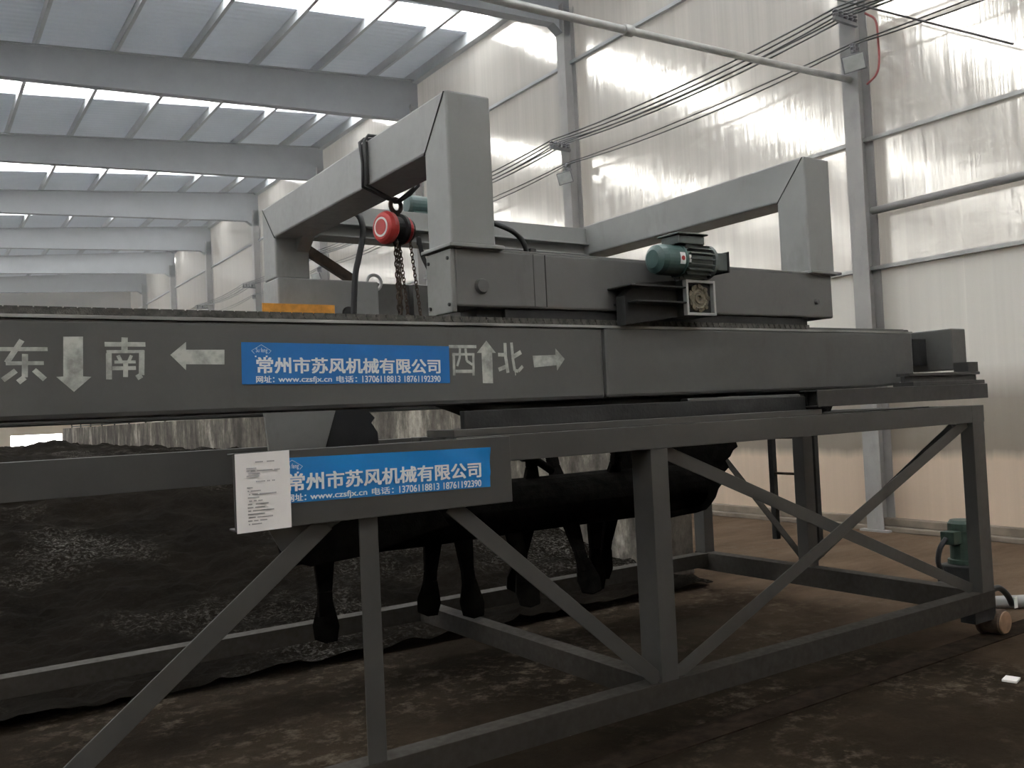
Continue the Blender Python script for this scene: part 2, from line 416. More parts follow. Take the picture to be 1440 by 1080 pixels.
ORD = ['first', 'second', 'third', 'fourth', 'fifth', 'sixth', 'seventh', 'eighth']
for i, k in enumerate(range(3, 11)):
    y = BAYS[k]
    mb = MB()
    # H section column against the wall
    x0, x1 = XW-0.27, XW-0.003
    mb.box(x0, x0+0.014, y-.12, y+.12, -1.76, 7.6).box(x1-0.014, x1, y-.12, y+.12, -1.76, 7.6).box(x0+.014, x1-.014, y-.006, y+.006, -1.76, 7.6)
    mb.box(x0-.05, x1, y-.2, y+.2, -1.76, -1.735)
    o = mb.build('steel_column', COLG)
    tag(o, ('grey steel column nearest the camera on the right wall' if i == 0 else
            '%s grey steel wall column counted back from the nearest one' % ORD[i]), 'column', 'steel columns of the right wall')
    if i == 0: continue
    mb = MB()
    def rl(x): return 7.20-0.047*(10.12-x)
    pts = [(XW-.02, roof_z(XW)-.21), (RX0, roof_z(RX0)-.21), (RX0, roof_z(RX0)-.5), (-6, rl(-6)), (10.12, 7.20), (XW-.28, 7.05), (XW-.02, 7.05)]
    mb.prism(pts, 'Y', y-.006, y+.006)
    for (xa, za), (xb, zb) in (((RX0, roof_z(RX0)-.5), (-6, rl(-6))), ((-6, rl(-6)), (10.12, 7.20)), ((10.12, 7.20), (XW-.28, 7.05)), ((RX0, roof_z(RX0)-.22), (XW-.02, roof_z(XW)-.22))):
        mb.bar((xa, y, za), (xb, y, zb), 0.22, 0.014)
    tag(mb.build('roof_rafter', RAFT), '%s deep grey roof rafter from the camera, crossing to the left' % ORD[i-1], 'rafter', 'steel rafters under the roof')

# wall girts
for z, h, mat, lab in ((6.55, .06, PURL, 'topmost thin grey rail running along the shiny wall'),
                       (3.36, .05, STEEL, 'pale grey wall rail level with the crane frame tops'),
                       (1.66, .05, STEEL, 'pale wall rail at the seam above the banded lower sheets')):
    mb = MB(); mb.prism([(XW-.07, z-h/2), (XW-.004, z-h/2), (XW-.004, z+h/2), (XW-.07, z+h/2)], 'Y', RY0, RY1)
    tag(mb.build('wall_rail', mat), lab, 'rail', 'rails along the right wall')
mb = MB(); mb.tube([(XW-.14, -3, 2.39), (XW-.14, 6.97, 2.39)], 0.05, 10)
tag(mb.build('wall_rail', COLG), 'dark round pipe rail ending at the nearest wall column', 'rail', 'rails along the right wall')

# overhead pipe tied to the first column
mb = MB(); pts = [(10.33-i*0.8, 7.1-.02*i, 4.14-0.034*i*0.8*1.5+0.0016*(i*.8)**2) for i in range(28)]
mb.tube(pts, 0.042, 10)
p = thing('overhead_pipe', 'long pale overhead pipe reaching left from the nearest wall column', 'pipe', (0, 7, 4))
mb.build('pipe_run', STEEL, p)
for i in (5, 8, 11): mb = MB(); mb.tube([pts[i], pts[i]+Vector((0.1, 0, 0)) if isinstance(pts[i], Vector) else (pts[i][0]+.12, pts[i][1], pts[i][2]+.004)], 0.06, 10); mb.build('coupling', STEEL, p)

# insulator brackets, floodlights and cables
def bracket(y, lab):
    t = thing('insulator_bracket', lab, 'bracket', (10.2, y, 4.5), 'insulator brackets on the columns')
    m_ = MB(); m_.box(9.86, 10.33, y-.17, y-.125, 4.78, 4.83); m_.build('cross_arm', CERAM, t); m_ = MB(); m_.box(10.2, 10.33, y-.17, y-.125, 4.42, 4.46); m_.build('cross_arm', CERAM, t)
    for xi in (9.9, 10.0, 10.1, 10.2, 10.28):
        m_ = MB(); m_.lathe((xi, y-.15, 4.83), (0, 0, 1), [(0, .03), (.03, .045), (.05, .03), (.07, .045), (.1, .02)], 12); m_.build('insulator', CERAM, t)
    for xi in (10.22, 10.29):
        m_ = MB(); m_.lathe((xi, y-.15, 4.46), (0, 0, 1), [(0, .03), (.03, .04), (.05, .03), (.08, .04)], 12); m_.build('insulator', CERAM, t)
def flood(y, lab):
    t = thing('floodlight', lab, 'floodlight', (10.2, y, 4.1), 'floodlights on the columns')
    R = Matrix.Rotation(math.radians(-48), 3, 'Z') @ Matrix.Rotation(math.radians(20), 3, 'X') @ Matrix.Rotation(math.radians(-10), 3, 'Y')
    def tb(x0, x1, y0, y1, z0, z1, name, mat):
        m_ = MB(); m_.box(x0, x1, y0, y1, z0-H, z1-H)
        for v in m_.bm.verts: v.co = R @ v.co + Vector((10.12, y-.22, 4.25+H))
        m_.build(name, mat, t, 0.006)
    tb(-.14, .14, 0, .06, -.11, .11, 'housing', CERAM); tb(-.125, .125, -.006, 0, -.095, .095, 'glass', LENS)
    m_ = MB(); m_.bar((10.16, y-.16, 4.25), (10.33, y-.08, 4.25), .04, .012); m_.build('mounting_arm', CERAM, t)
for i, k in enumerate(range(3, 10)):
    bracket(BAYS[k], 'insulator bracket carrying cables on the %s wall column from the camera' % ORD[i])
    if i < 4: flood(BAYS[k], 'tilted grey floodlight under the cables on the %s wall column' % ORD[i])
def span(x, z, sag):
    pts = []; ys = [1.0]+BAYS[3:10]
    for a, b in zip(ys, ys[1:]):
        for j in range(10): t = j/10; pts.append((x, a+(b-a)*t-.15, z-sag*4*t*(1-t)))
    return pts
for j, xi in enumerate((9.9, 10.0, 10.1, 10.2, 10.28)):
    mb = MB(); mb.tube(span(xi, 4.944, .10+.03*(j % 3)), 0.013, 6)
    tag(mb.build('power_cable', CABLE), 'black overhead cable on the upper insulators, %s out from the wall' % ORD[4-j], 'cable', 'cables along the right wall')
for j, xi in enumerate((10.22, 10.29)):
    mb = MB(); mb.tube(span(xi, 4.552, .08+.05*j), 0.010, 6)
    tag(mb.build('power_cable', CABLE), 'thin cable on the lower insulators, %s the wall' % ('nearer' if j else 'farther from'), 'cable', 'cables along the right wall')
mb = MB(); mb.tube(cr([(10.3, 6.8, 4.9), (10.3, 6.66, 4.75), (10.3, 6.64, 4.45), (10.3, 6.645, 4.2), (10.3, 6.7, 4.06), (10.33, 6.85, 4.0)]), 0.014, 8)
tag(mb.build('hanging_cable', REDC), 'red cable hanging in a loop beside the nearest wall column', 'cable')
mb = MB(); mb.tube([(10.2, 7.5, 5.43), (10.2, 4.949, 3.795)], 0.014, 6)
tag(mb.build('stay_wire', CABLE), 'taut black stay wire slanting down across the top right corner', 'wire')

# concrete trough wall, guard rail, compost
mb = MB(); mb.box(6.42, 6.72, 6.75, 50, -1.76, 0.18); mb.build('trim_2', CONC, kind='structure', bevel=0.02)
t = thing('guard_rail', 'low dark guard rail on top of the far concrete trough wall', 'rail', (6.5, 36, .18))
mb = MB(); mb.bar((6.5, 26, .62), (6.5, 47.6, .62), .05, .05); mb.bar((6.5, 26, .24), (6.5, 47.6, .24), .05, .05); mb.build('rail_bar', DARK, t)
for i in range(9): mb = MB(); mb.box(6.475, 6.525, 26+2.7*i-.025, 26+2.7*i+.025, .18, .62); mb.build('post', DARK, t)

def heap_z(x, y):
    s = max(0, min(1, (y-6.7)/6.5)); s = s*s*(3-2*s)
    z = -1.70+1.1*s
    z += 0.10*noise.noise(Vector((x*.5, y*.5, 3)))*s+0.10*noise.noise(Vector((x*1.6, y*1.6, 7)))*(0.3+s)+0.05*noise.noise(Vector((x*4, y*4, 1)))+0.035*noise.noise(Vector((x*9, y*9, 2)))
    z += 0.30*math.exp(-((x-3.9)/.75)**2-((y-33)/3.0)**2)+0.16*math.exp(-((x-1.9)/.7)**2-((y-33)/3)**2)
    return z
mb = MB(); bm = mb.bm
xs = [-14+i*0.5 for i in range(23)]+[-2.5+i*0.07 for i in range(1, 128)]; xs = [v for v in xs if v < 6.40]+[6.41]
ys = [6.20+i*0.06 for i in range(118)]+[13.3+i*0.5 for i in range(74)]
rows = [[bm.verts.new((xx, yy, max(heap_z(xx, yy), -1.757)+H)) for xx in xs] for yy in ys]
for a, b in zip(rows, rows[1:]):
    for i in range(len(xs)-1): bm.faces.new((a[i], a[i+1], b[i+1], b[i])).smooth = True
o = mb.build('compost_heap', COMPOST)
tag(o, 'dark heap of compost with pale mouldy patches filling the trough', 'compost', kind='stuff')

# floor rail the cart runs on
mb = MB(); mb.prism([(3.40, -1.765), (3.60, -1.765), (3.60, -1.758), (3.51, -1.758), (3.51, -1.752), (3.40, -1.752)], 'X', -6, 9.5)
tag(mb.build('floor_rail', EARTHRAIL), 'rusty flat rail set in the floor under the cart wheels', 'rail')
# litter
def litter(x, y, s, lab, ang=0.4, mat=PAPER, z=-1.75):
    m_ = MB(); m_.box(-s, s, -s*.8, s*.8, z-.008, z+.004)
    for v in m_.bm.verts:
        a = v.co.copy(); v.co.x = x+a.x*math.cos(ang)-a.y*math.sin(ang); v.co.y = y+a.x*math.sin(ang)+a.y*math.cos(ang)
    tag(m_.build('litter_scrap', mat), lab, 'scrap', 'scraps of litter on the floor')
litter(5.49, 2.91, .05, 'white square scrap lying on the floor at the right edge', .25)
litter(2.93, 3.95, .018, 'tiny white scrap on the floor under the cart')
mb = MB(); mb.tube([(7.0, 4.02, -1.70), (8.3, 3.1, -1.70)], 0.05, 10)
tag(mb.build('floor_pipe', COLG), 'pale pipe lying on the floor right of the cart wheel', 'pipe')

# thin steam hanging in the shed
hm = bpy.data.materials.new('thin steam haze'); hm.use_nodes = True
hn = hm.node_tree; hn.nodes.remove(hn.nodes['Principled BSDF'])
vs_ = hn.nodes.new('ShaderNodeVolumeScatter'); vs_.inputs['Density'].default_value = HAZE; vs_.inputs['Anisotropy'].default_value = 0.35
vs_.inputs['Color'].default_value = (0.97, 0.98, 1.0, 1)
hn.links.new(vs_.outputs[0], hn.nodes['Material Output'].inputs['Volume'])
mb = MB(); mb.box(RX0+.05, XW-.01, RY0+.05, RY1-.05, 0.9, 9.0)
o = mb.build('haze', hm)
tag(o, 'thin pale steam haze hanging under the shed roof', 'haze', kind='stuff')

# ================================================================== TRANSFER CART
cart = thing('transfer_cart', 'dark grey steel frame cart on wheels carrying the turning machine', 'cart', (3, 4.8, -1.75))
def part(mbx, name, mat=CARTG_SHADED, parent=None, bevel=0.003, label=None):
    o = mbx.build(name, mat, parent or cart, bevel)
    if label: o['label'] = label
    return o
part(MB().chan(2.0, 6.33, 3.43, -.225, -.105, .10), 'top_chord')
part(MB().chan(-3.2, 6.33, 3.43, -1.535, -1.412, .11), 'bottom_chord', DIRTY_SHADED)
part(MB().box(1.015, 2.267, 3.405, 3.428, -.408, -.11).box(1.015, 2.267, 3.428, 3.50, -.12, -.112).box(1.015, 2.267, 3.428, 3.50, -.408, -.40), 'sign_board')
part(MB().box(3.145, 3.262, 3.432, 3.58, -1.412, -.225), 'post')
part(MB().box(6.17, 6.318, 3.428, 3.52, -1.412, -.105), 'post')
part(MB().angle((1.61, 3.435, -1.412), (1.61, 3.435, -.408), .085, .06, .008, (0, 1, 0)), 'post')
part(MB().box(-2.9, -2.78, 3.432, 3.58, -1.412, -.4), 'post')
def brace(p, q, w=.075, d=.045):
    P, Q = Vector(p), Vector(q); m_ = MB(); L = (Q-P).normalized(); nrm = Vector((0, -1, 0)); sd = L.cross(nrm).normalized()
    m_.sweep([(-w/2, 0), (w/2, 0), (w/2, -.007), (-w/2+.007, -.007), (-w/2+.007, -d), (-w/2, -d)], P, Q, (0, -1, 0)); return m_
part(brace((3.27, 3.50, -.235), (6.19, 3.50, -1.40)), 'brace')
part(brace((6.15, 3.46, -.22), (3.27, 3.46, -1.40)), 'brace')
part(brace((1.97, 3.45, -.40), (3.14, 3.45, -1.40)), 'brace')
part(brace((1.39, 3.45, -.41), (0.14, 3.45, -1.41), .08), 'brace')
# gusset under the board's left end
part(MB().prism([(1.15, -.408), (1.47, -.408), (1.36, -.47), (1.25, -.56), (1.2, -.5)], 'Y', 3.46, 3.468), 'gusset_plate')
# far side of the cart
part(MB().chan(-3.2, 6.2, 6.08, -.40, -.165, .10), 'rear_chord')
part(MB().chan(-3.2, 6.2, 6.05, -1.535, -1.412, .12), 'rear_chord', DIRTY_SHADED)
part(MB().box(6.2, 6.32, 3.56, 6.22, -1.57, -1.41), 'end_beam', DIRTY_SHADED)
part(MB().box(6.2, 6.32, 3.56, 6.22, -.225, -.105), 'end_beam')
part(MB().box(6.2, 6.32, 4.90, 5.01, -1.41, -.225), 'post')
part(MB().box(6.2, 6.32, 6.08, 6.21, -1.41, -.225), 'post')
part(MB().bar((6.25, 6.1, -.25), (6.25, 4.98, -1.37), .01, .08, (1, 0, 0)), 'brace', DIRTY_SHADED)
part(MB().bar((6.27, 3.62, -.25), (6.27, 4.93, -1.37), .05, .07, (1, 0, 0)), 'brace', DARKCART)
part(MB().box(3.15, 3.27, 3.54, 6.05, -1.535, -1.412), 'cross_member', DIRTY_SHADED)
part(MB().box(-.5, -.38, 3.54, 6.05, -1.535, -1.412), 'cross_member', DIRTY_SHADED)
# rail beam along the top
rb = MB().prism([(3.43, -.057), (3.56, -.057), (3.56, -.049), (3.438, -.049), (3.438, .036), (3.56, .036), (3.56, .045), (3.43, .045)], 'X', 4.5, 6.40)
part(rb, 'rail_beam', DARKCART)
part(MB().box(2.0, 4.56, 3.45, 3.70, -.104, -.07), 'deck_plate')
part(MB().box(5.55, 6.44, 3.47, 3.62, .047, .075).box(5.55, 6.44, 3.53, 3.56, .075, .115).box(5.55, 6.44, 3.5, 3.59, .115, .135), 'rail_head', DARKCART)
part(MB().box(6.27, 6.40, 3.49, 3.60, .136, .205), 'stop_block', DARKCART)
part(MB().box(2.0, 6.2, 3.76, 3.86, -.225, -.101), 'runway_beam')
part(MB().box(2.1, 4.5, 3.52, 3.56, -.07, .012), 'deck_web', DARK)
# wheels
for nm, xc in (('a', 6.45), ('b', -2.9)):
    w = MB().lathe((xc, 3.60, -1.66), (0, -1, 0), [(0, .05), (.0, .105), (.02, .105), (.025, .09), (.15, .088), (.165, .075), (.17, .0)], 28).build('wheel', RUST, cart, smooth=False)
    MB().lathe((xc, 3.438, -1.66), (0, -1, 0), [(0, .078), (.008, .076), (.01, .0)], 28).build('hub_cap', TANW, w)
    part(MB().box(xc-.32, xc-.05, 3.47, 3.58, -1.63, -1.537).box(xc-.12, xc+.05, 3.585, 3.60, -1.66, -1.537), 'axle_box', DARK)
# upright drive motor at the right end
dm = MB().lathe((6.82, 3.92, -1.34), (0, 0, 1), [(0, .12), (.03, .12), (.035, .10), (.25, .10), (.255, .108), (.31, .108), (.335, .09), (.34, 0)], 24).build('drive_motor', GREEN, cart)
dm['label'] = 'upright green drive motor'
MB().box(6.62, 6.73, 3.88, 3.99, -1.18, -1.08).build('terminal_box', GREEN, dm, .006)
MB().tube(cr([(6.62, 3.94, -1.13), (6.56, 3.96, -1.2), (6.54, 3.97, -1.3), (6.58, 3.97, -1.38)]), .02, 8).build('motor_cable', RUBBER, dm)
MB().box(6.66, 6.96, 3.78, 4.06, -1.57, -1.345).build('gear_case', DARK, dm, .01)
MB().box(6.32, 6.67, 3.85, 4.0, -1.56, -1.46).build('mounting_bracket', DARK, dm, .005)
MB().tube(cr([(6.34, 3.5, -1.45), (6.5, 3.5, -1.43), (6.62, 3.5, -1.5), (6.68, 3.5, -1.58)]), .022, 8).build('hose', RUBBER, cart)
o = MB().box(6.66, 6.70, 3.47, 3.475, -1.6, -1.52).build('hose_tag', WHITEP, cart)

# ladder on the far side
lad = thing('ladder', 'narrow dark steel ladder hanging beyond the cart end frame', 'ladder', (6.45, 5.2, -1.26))
for y0 in (4.985, 5.44): MB().bar((6.45, y0, -1.36 if y0 < 5 else -1.25), (6.45, y0, -.1), .05, .05, (1, 0, 0)).build('stile', DARK, lad)
for z in (-.34, -.66, -.98, -.12): MB().tube([(6.45, 4.98, z), (6.45, 5.44, z)], .012, 8).build('rung', RUST, lad)
MB().bar((6.32, 5.0, -.16), (6.47, 5.0, -.16), .04, .02).build('hanger', DARK, lad)

# ================================================================== BRIDGE GIRDER
gir = thing('bridge_girder', 'long dark grey box girder painted with white direction marks', 'girder', (2.5, 4, -.06))
part(MB().prism([(3.742, .045), (4.1, .045), (4.1, .437), (3.742, .437)], 'X', -2.6, 3.128), 'girder_box', GREY, gir, .022)
part(MB().prism([(3.13, .05), (5.55, .052), (5.75, .06), (6.0, .115), (6.0, .437), (3.13, .437)], 'Y', 3.736, 4.1), 'girder_box', GREY, gir, .018)
part(MB().box(-2.6, 6.0, 3.733, 3.76, .428, .442), 'top_edge_strip', WORN, gir, .002)
part(MB().box(-2.6, 6.0, 3.80, 3.98, .438, .465), 'track_plate', GREY, gir, .003)
m_ = MB(); xx = -2.6
while xx < 4.85:
    m_.box(xx, xx+.044, 3.765, 3.772, .441, .476).box(xx+.025, xx+.069, 3.792, 3.798, .441, .476)
    m_.tube([(xx+.012, 3.76, .458), (xx+.012, 3.80, .458)], .011, 6); xx += .05
m_.box(-2.6, 4.85, 3.764, 3.80, .438, .462)
ch = m_.build('drive_chain', CHAINM, gir)
part(MB().box(6.0, 6.16, 3.86, 4.05, .15, .47), 'end_bracket', DARK, gir, .01)
part(MB().box(6.27, 6.455, 3.60, 3.92, .155, .455), 'end_box', GREY, gir, .008)
part(MB().box(6.1, 6.28, 3.8, 3.9, .2, .4), 'end_box_arm', DARK, gir, .008)
part(MB().prism([(2.25, .046), (2.55, -.06), (2.75, -.098), (5.2, -.098), (5.3, .046)], 'Y', 3.86, 4.08), 'underframe', DARK, gir, .01)
for xc in (4.15, 5.0):
    w = MB().lathe((xc, 3.86, -.015), (0, -1, 0), [(0, .085), (.02, .085), (.022, .07), (.09, .07), (.10, .055), (.10, .0)], 24).build('girder_wheel', DARK, gir)
part(MB().box(3.75, 4.75, 3.75, 3.82, -.02, .03), 'wheel_cover', GREY, gir, .01)
# rear girder of the bridge
part(MB().box(-2.6, 6.0, 6.25, 6.55, .045, .437), 'rear_girder_box', GREY, gir, .02)
# white painted marks
def stroke(m_, pts, w):
    pts = [Vector((p[0], 0, p[1])) for p in pts]
    for a, b in zip(pts, pts[1:]):
        d = (b-a).normalized(); s_ = Vector((-d.z, 0, d.x))*w/2
        y = Y0+random.uniform(-.0003, .0003)
        e = d*w*.0
        m_._faces([(v.x, y, v.z) for v in (a-s_-e, b-s_+e, b+s_+e, a+s_-e)], [(0, 1, 2, 3)])
    return m_
Y0 = 3.7405
MARKS = {'east': [([[.273,.312],[.437,.312]],.015),([[.353,.345],[.302,.262]],.019),([[.299,.26],[.423,.26]],.014),([[.362,.294],[.359,.208],[.337,.19]],.02),([[.331,.233],[.288,.199]],.019),([[.39,.235],[.425,.199]],.019)],
 'south': [([[.634,.331],[.783,.331]],.018),([[.707,.358],[.705,.305]],.023),([[.64,.302],[.778,.303]],.012),([[.648,.296],[.646,.195]],.021),([[.769,.307],[.765,.21],[.747,.199]],.021),([[.681,.288],[.693,.259]],.014),([[.73,.288],[.717,.259]],.012),([[.667,.262],[.745,.262]],.012),([[.659,.238],[.745,.238]],.015),([[.708,.259],[.706,.203]],.018)],
 'west': [([[2.162,.326],[2.318,.326]],.015),([[2.188,.295],[2.185,.186]],.014),([[2.299,.294],[2.295,.184]],.013),([[2.179,.288],[2.305,.288]],.012),([[2.194,.206],[2.295,.205]],.016),([[2.224,.317],[2.22,.272],[2.204,.231]],.012),([[2.255,.317],[2.259,.257],[2.291,.237]],.013)],
 'north': [([[2.487,.345],[2.487,.275],[2.497,.195]],.018),([[2.443,.286],[2.484,.285]],.018),([[2.442,.211],[2.487,.226]],.02),([[2.526,.347],[2.531,.26],[2.539,.205]],.016),([[2.534,.275],[2.582,.299]],.022),([[2.537,.206],[2.56,.202],[2.589,.227]],.017),([[2.542,.2],[2.542,.181]],.006)]}
for nm in ('east', 'south', 'west', 'north'):
    m_ = MB()
    for pts, w in MARKS[nm]: stroke(m_, pts, w)
    o = m_.build('painted_character', STENCIL, gir); o['label'] = 'white painted Chinese character for ' + nm
ARR = {'down': [[.491,.359],[.559,.36],[.555,.208],[.584,.206],[.522,.15],[.463,.208],[.487,.209]], 'left': [[.876,.289],[.939,.342],[.938,.31],[1.092,.31],[1.09,.249],[.936,.251],[.935,.227]],
 'up': [[2.377,.356],[2.43,.295],[2.408,.295],[2.406,.144],[2.346,.146],[2.346,.295],[2.319,.295]], 'right': [[2.653,.28],[2.798,.284],[2.8,.318],[2.858,.262],[2.805,.202],[2.802,.23],[2.659,.22]]}
for nm, pl in ARR.items():
    m_ = MB(); m_._faces([(a, Y0, b) for a, b in pl], [tuple(range(len(pl)))])
    o = m_.build('painted_arrow', STENCIL, gir); o['label'] = 'white painted arrow pointing ' + nm

# ---- blue banners
def banner(x0, z0, w, h, y, lab, mat, curl):
    t = thing('banner', lab, 'banner', (x0+w/2, y, z0), 'blue company banners')
    m_ = MB(); nx, nz = 40, 8; bm = m_.bm
    def yy(u, v):
        d = 0.0
        if curl: d = .006*max(0, math.sin((u*2.2+v*.9)*PI))**8*(v > .3)+.004*math.exp(-((u-1)/.04)**2-((v-1)/.25)**2)*3
        return y-d
    g = [[bm.verts.new((x0+w*i/nx, yy(i/nx, j/nz), z0+h*j/nz+H)) for i in range(nx+1)] for j in range(nz+1)]
    for a, b in zip(g, g[1:]):
        for i in range(nx): bm.faces.new((a[i], a[i+1], b[i+1], b[i])).smooth = True
    m_.build('vinyl_sheet', mat, t)
    e = y-(.0015 if not curl else .008)
    text_mesh('常州市苏风机械有限公司', x0+.064*w, x0+.947*w, z0+.265*h, z0+.645*h, e, .034).build('company_lettering', WHITEP, t)
    for s_, a, b in (('网址：', .060, .150), ('www.czsfjx.cn', .156, .398), ('电话：', .420, .53), ('13706118813', .545, .735), ('18761192390', .757, .947)):
        top = .175 if s_[0] not in 'w' else .16
        text_mesh(s_, x0+a*w, x0+(b-.012 if '：' in s_ else b)*w, z0+(.035 if s_[0] != 'w' else .012)*h, z0+top*h+.004, e, .03).build('contact_lettering', WHITEP, t)
    # cloud-shaped emblem
    cx, cz = x0+.085*w, z0+.80*h; m_ = MB()
    for a, b in (((-.042, .0), (-.0, .026)), ((.0, .026), (.042, .0)), ((-.042, 0), (-.03, -.012)), ((.042, 0), (.03, -.012))):
        m_.bar((cx+a[0], e+.0008, cz+a[1]), (cx+b[0], e+.0008, cz+b[1]), .001, .0022, (0, -1, 0))
    m_.box(cx-.028, cx-.022, e, e+.001, cz-.027, cz-.021).box(cx+.018, cx+.026, e, e+.001, cz-.027, cz-.02); m_.build('emblem', WHITEP, t)
    text_mesh('Su feng', cx-.024, cx+.026, cz-.012, cz+.012, e, .0).build('emblem_lettering', WHITEP, t)
    t.rotation_euler.y = .015
banner(1.159, .1575, 1.0, .177, 3.7385, 'blue company banner stuck on the long girder between the white arrows', BLUE, False)
banner(1.150, -.323, 1.0, .176, 3.4035, 'wrinkled blue company banner on the cart board, partly behind the paper notice', BLUE2, True)
# paper notice
t = thing('paper_notice', 'white printed paper notice taped over the left end of the cart board', 'notice', (1.12, 3.39, -.41))
m_ = MB(); m_._faces([(1.014, 3.393, -.113), (1.226, 3.393, -.110), (1.224, 3.390, -.408), (1.012, 3.388, -.411)], [(0, 1, 2, 3)]); m_.build('sheet', PAPER, t)
m_ = MB(); random.seed(3)
def textline(x, z, n, w=.0055):
    for i in range(n):
        if random.random() < .12: x += w*1.2; continue
        m_.box(x, x+w*.8, 3.3872, 3.388, z-.0022, z+.0022); x += w
textline(1.09, -.147, 12, .006)
for z, x, n in ((-.17, 1.055, 7), (-.18, 1.055, 23), (-.19, 1.062, 8), (-.20, 1.055, 9)): textline(x, z, n)
m_.build('printed_text', INK, t); m_ = MB()
textline(1.09, -.221, 12, .006); m_.build('printed_title', INK, t); m_ = MB()
for i, n in enumerate((5, 9, 20, 8, 10, 14, 12, 18, 12, 17, 13, 9)): textline(1.055+.002*(i % 2), -.243-.0125*i, n)
m_.build('printed_text', INK, t)

# hopper plate and rubber behind the girder
t = thing('hopper_shield', 'grey trapezoid shield plate hanging behind the girder above the notice', 'shield plate', (1.9, 5, -.4))
MB().prism([(1.60, .42), (2.25, .42), (2.10, .05), (2.03, -.16), (2.0, -.40), (1.72, -.40), (1.69, -.15), (1.672, .067)], 'Y', 5.0, 5.03).build('plate', PALE, t, .004)
MB().prism([(2.02, .42), (2.6, .42), (2.50, .05), (2.42, .045), (2.33, .04), (2.37, -.0), (2.345, -.03), (2.36, -.05), (2.385, -.09), (2.39, -.17), (2.35, -.4), (1.98, -.4)], 'Y', 5.04, 5.06).build('rubber_curtain', RUBBER, t)
MB().prism([(2.45, .46), (6.0, .46), (6.0, -.06), (3.3, -.06), (2.85, -.065), (2.72, -.03), (2.55, .04)], 'Y', 4.5, 4.53).build('guard_plate', DARK, t)

# ================================================================== TROLLEY
tro = thing('turner_trolley', 'grey gantry trolley with two raised box frames standing on the girder', 'trolley', (3.7, 4.5, .46))
part(MB().box(2.25, 5.2, 3.80, 4.03, .53, .822), 'saddle_beam', SADDLE, tro, .012)
part(MB().box(2.222, 2.25, 3.79, 4.04, .50, .815), 'end_plate', PALE, tro, .006)
for yy in (3.815, 4.01):
    for zz in (.54, .77): MB().lathe((2.222, yy, zz), (-1, 0, 0), [(0, .009), (.008, .009), (.008, 0)], 8).build('bolt', DARK, tro)
part(MB().box(2.25, 5.2, 3.795, 3.80, .818, .828), 'saddle_lip', PALE, tro, .002)
part(MB().box(2.4, 5.0, 3.86, 4.02, .468, .53).box(2.55, 4.9, 3.82, 3.86, .48, .53), 'wheel_skirt', DARK, tro, .004)
for xc, r in ((2.40, .036), (5.02, .016)):
    MB().lathe((xc, 3.80, .635), (0, -1, 0), [(0, r*1.1), (.012, r*1.05), (.022, r*.9), (.022, 0)], 20).build('axle_boss', GREY, tro)
for xs_ in (2.725, 2.80): MB().box(xs_, xs_+.004, 3.797, 3.80, .54, .815).build('weld_seam', DARK if xs_ > 2.75 else GREY, tro)
def gframe(x0, x1):
    pl = [(3.80, .84), (3.80, 1.612), (6.59, 1.60), (6.59, 1.05), (6.33, 1.05), (6.33, 1.345), (4.04, 1.345), (4.04, .84)]
    f = MB().prism(pl, 'X', x0, x1).build('gantry_frame', FRAMEG_LIT, tro, .012)
    for gp in ([(4.04, 1.22), (4.04, 1.345), (4.16, 1.345)], [(6.33, 1.25), (6.33, 1.345), (6.20, 1.345)]): MB().prism(gp, 'X', x1-.10, x1-.004).build('gusset', FRAMEG_LIT, f)
    MB().box(x0-.03, x1+.03, 3.765, 4.07, .823, .842).build('foot_plate', FRAMEG_LIT, f, .004)
    MB().bar((x0-.001, 4.04, 1.34), (x0-.001, 3.815, 1.605), .003, .008, (1, 0, 0)).build('mitre_seam', DARK, f)
    MB().bar((x0-.001, 6.33, 1.34), (x0-.001, 6.575, 1.595), .003, .008, (1, 0, 0)).build('mitre_seam', DARK, f)
gframe(2.24, 2.50); gframe(4.98, 5.24)
part(MB().box(2.5, 4.98, 6.12, 6.30, 1.44, 1.575).box(2.5, 4.98, 6.08, 6.32, 1.425, 1.44).box(2.5, 4.98, 6.16, 6.28, 1.34, 1.425).box(2.5, 4.98, 6.09, 6.32, 1.335, 1.345), 'cross_beam', FRAMEG_LIT, tro, .003)
part(MB().box(2.24, 3.04, 6.30, 6.62, .52, 1.05), 'rear_saddle', FRAMEG_LIT, tro, .012)
part(MB().box(3.04, 5.24, 6.42, 6.62, .52, 1.06), 'rear_saddle', GREY, tro, .012)
part(MB().box(3.36, 3.42, 6.34, 6.42, .55, 1.05), 'rear_hinge', GREY, tro, .006)
part(MB().box(2.5, 5.0, 6.32, 6.5, .437, .52), 'wheel_skirt', DARK, tro)
MB().torus((3.04, 6.38, 1.055), (0, 1, 0), .06, .014, 18, 8).build('lifting_eye', STEEL, tro)
MB().lathe((2.78, 6.30, .80), (0, -1, 0), [(0, .05), (.03, .045), (.03, 0)], 16).build('shaft_end', DARK, tro)
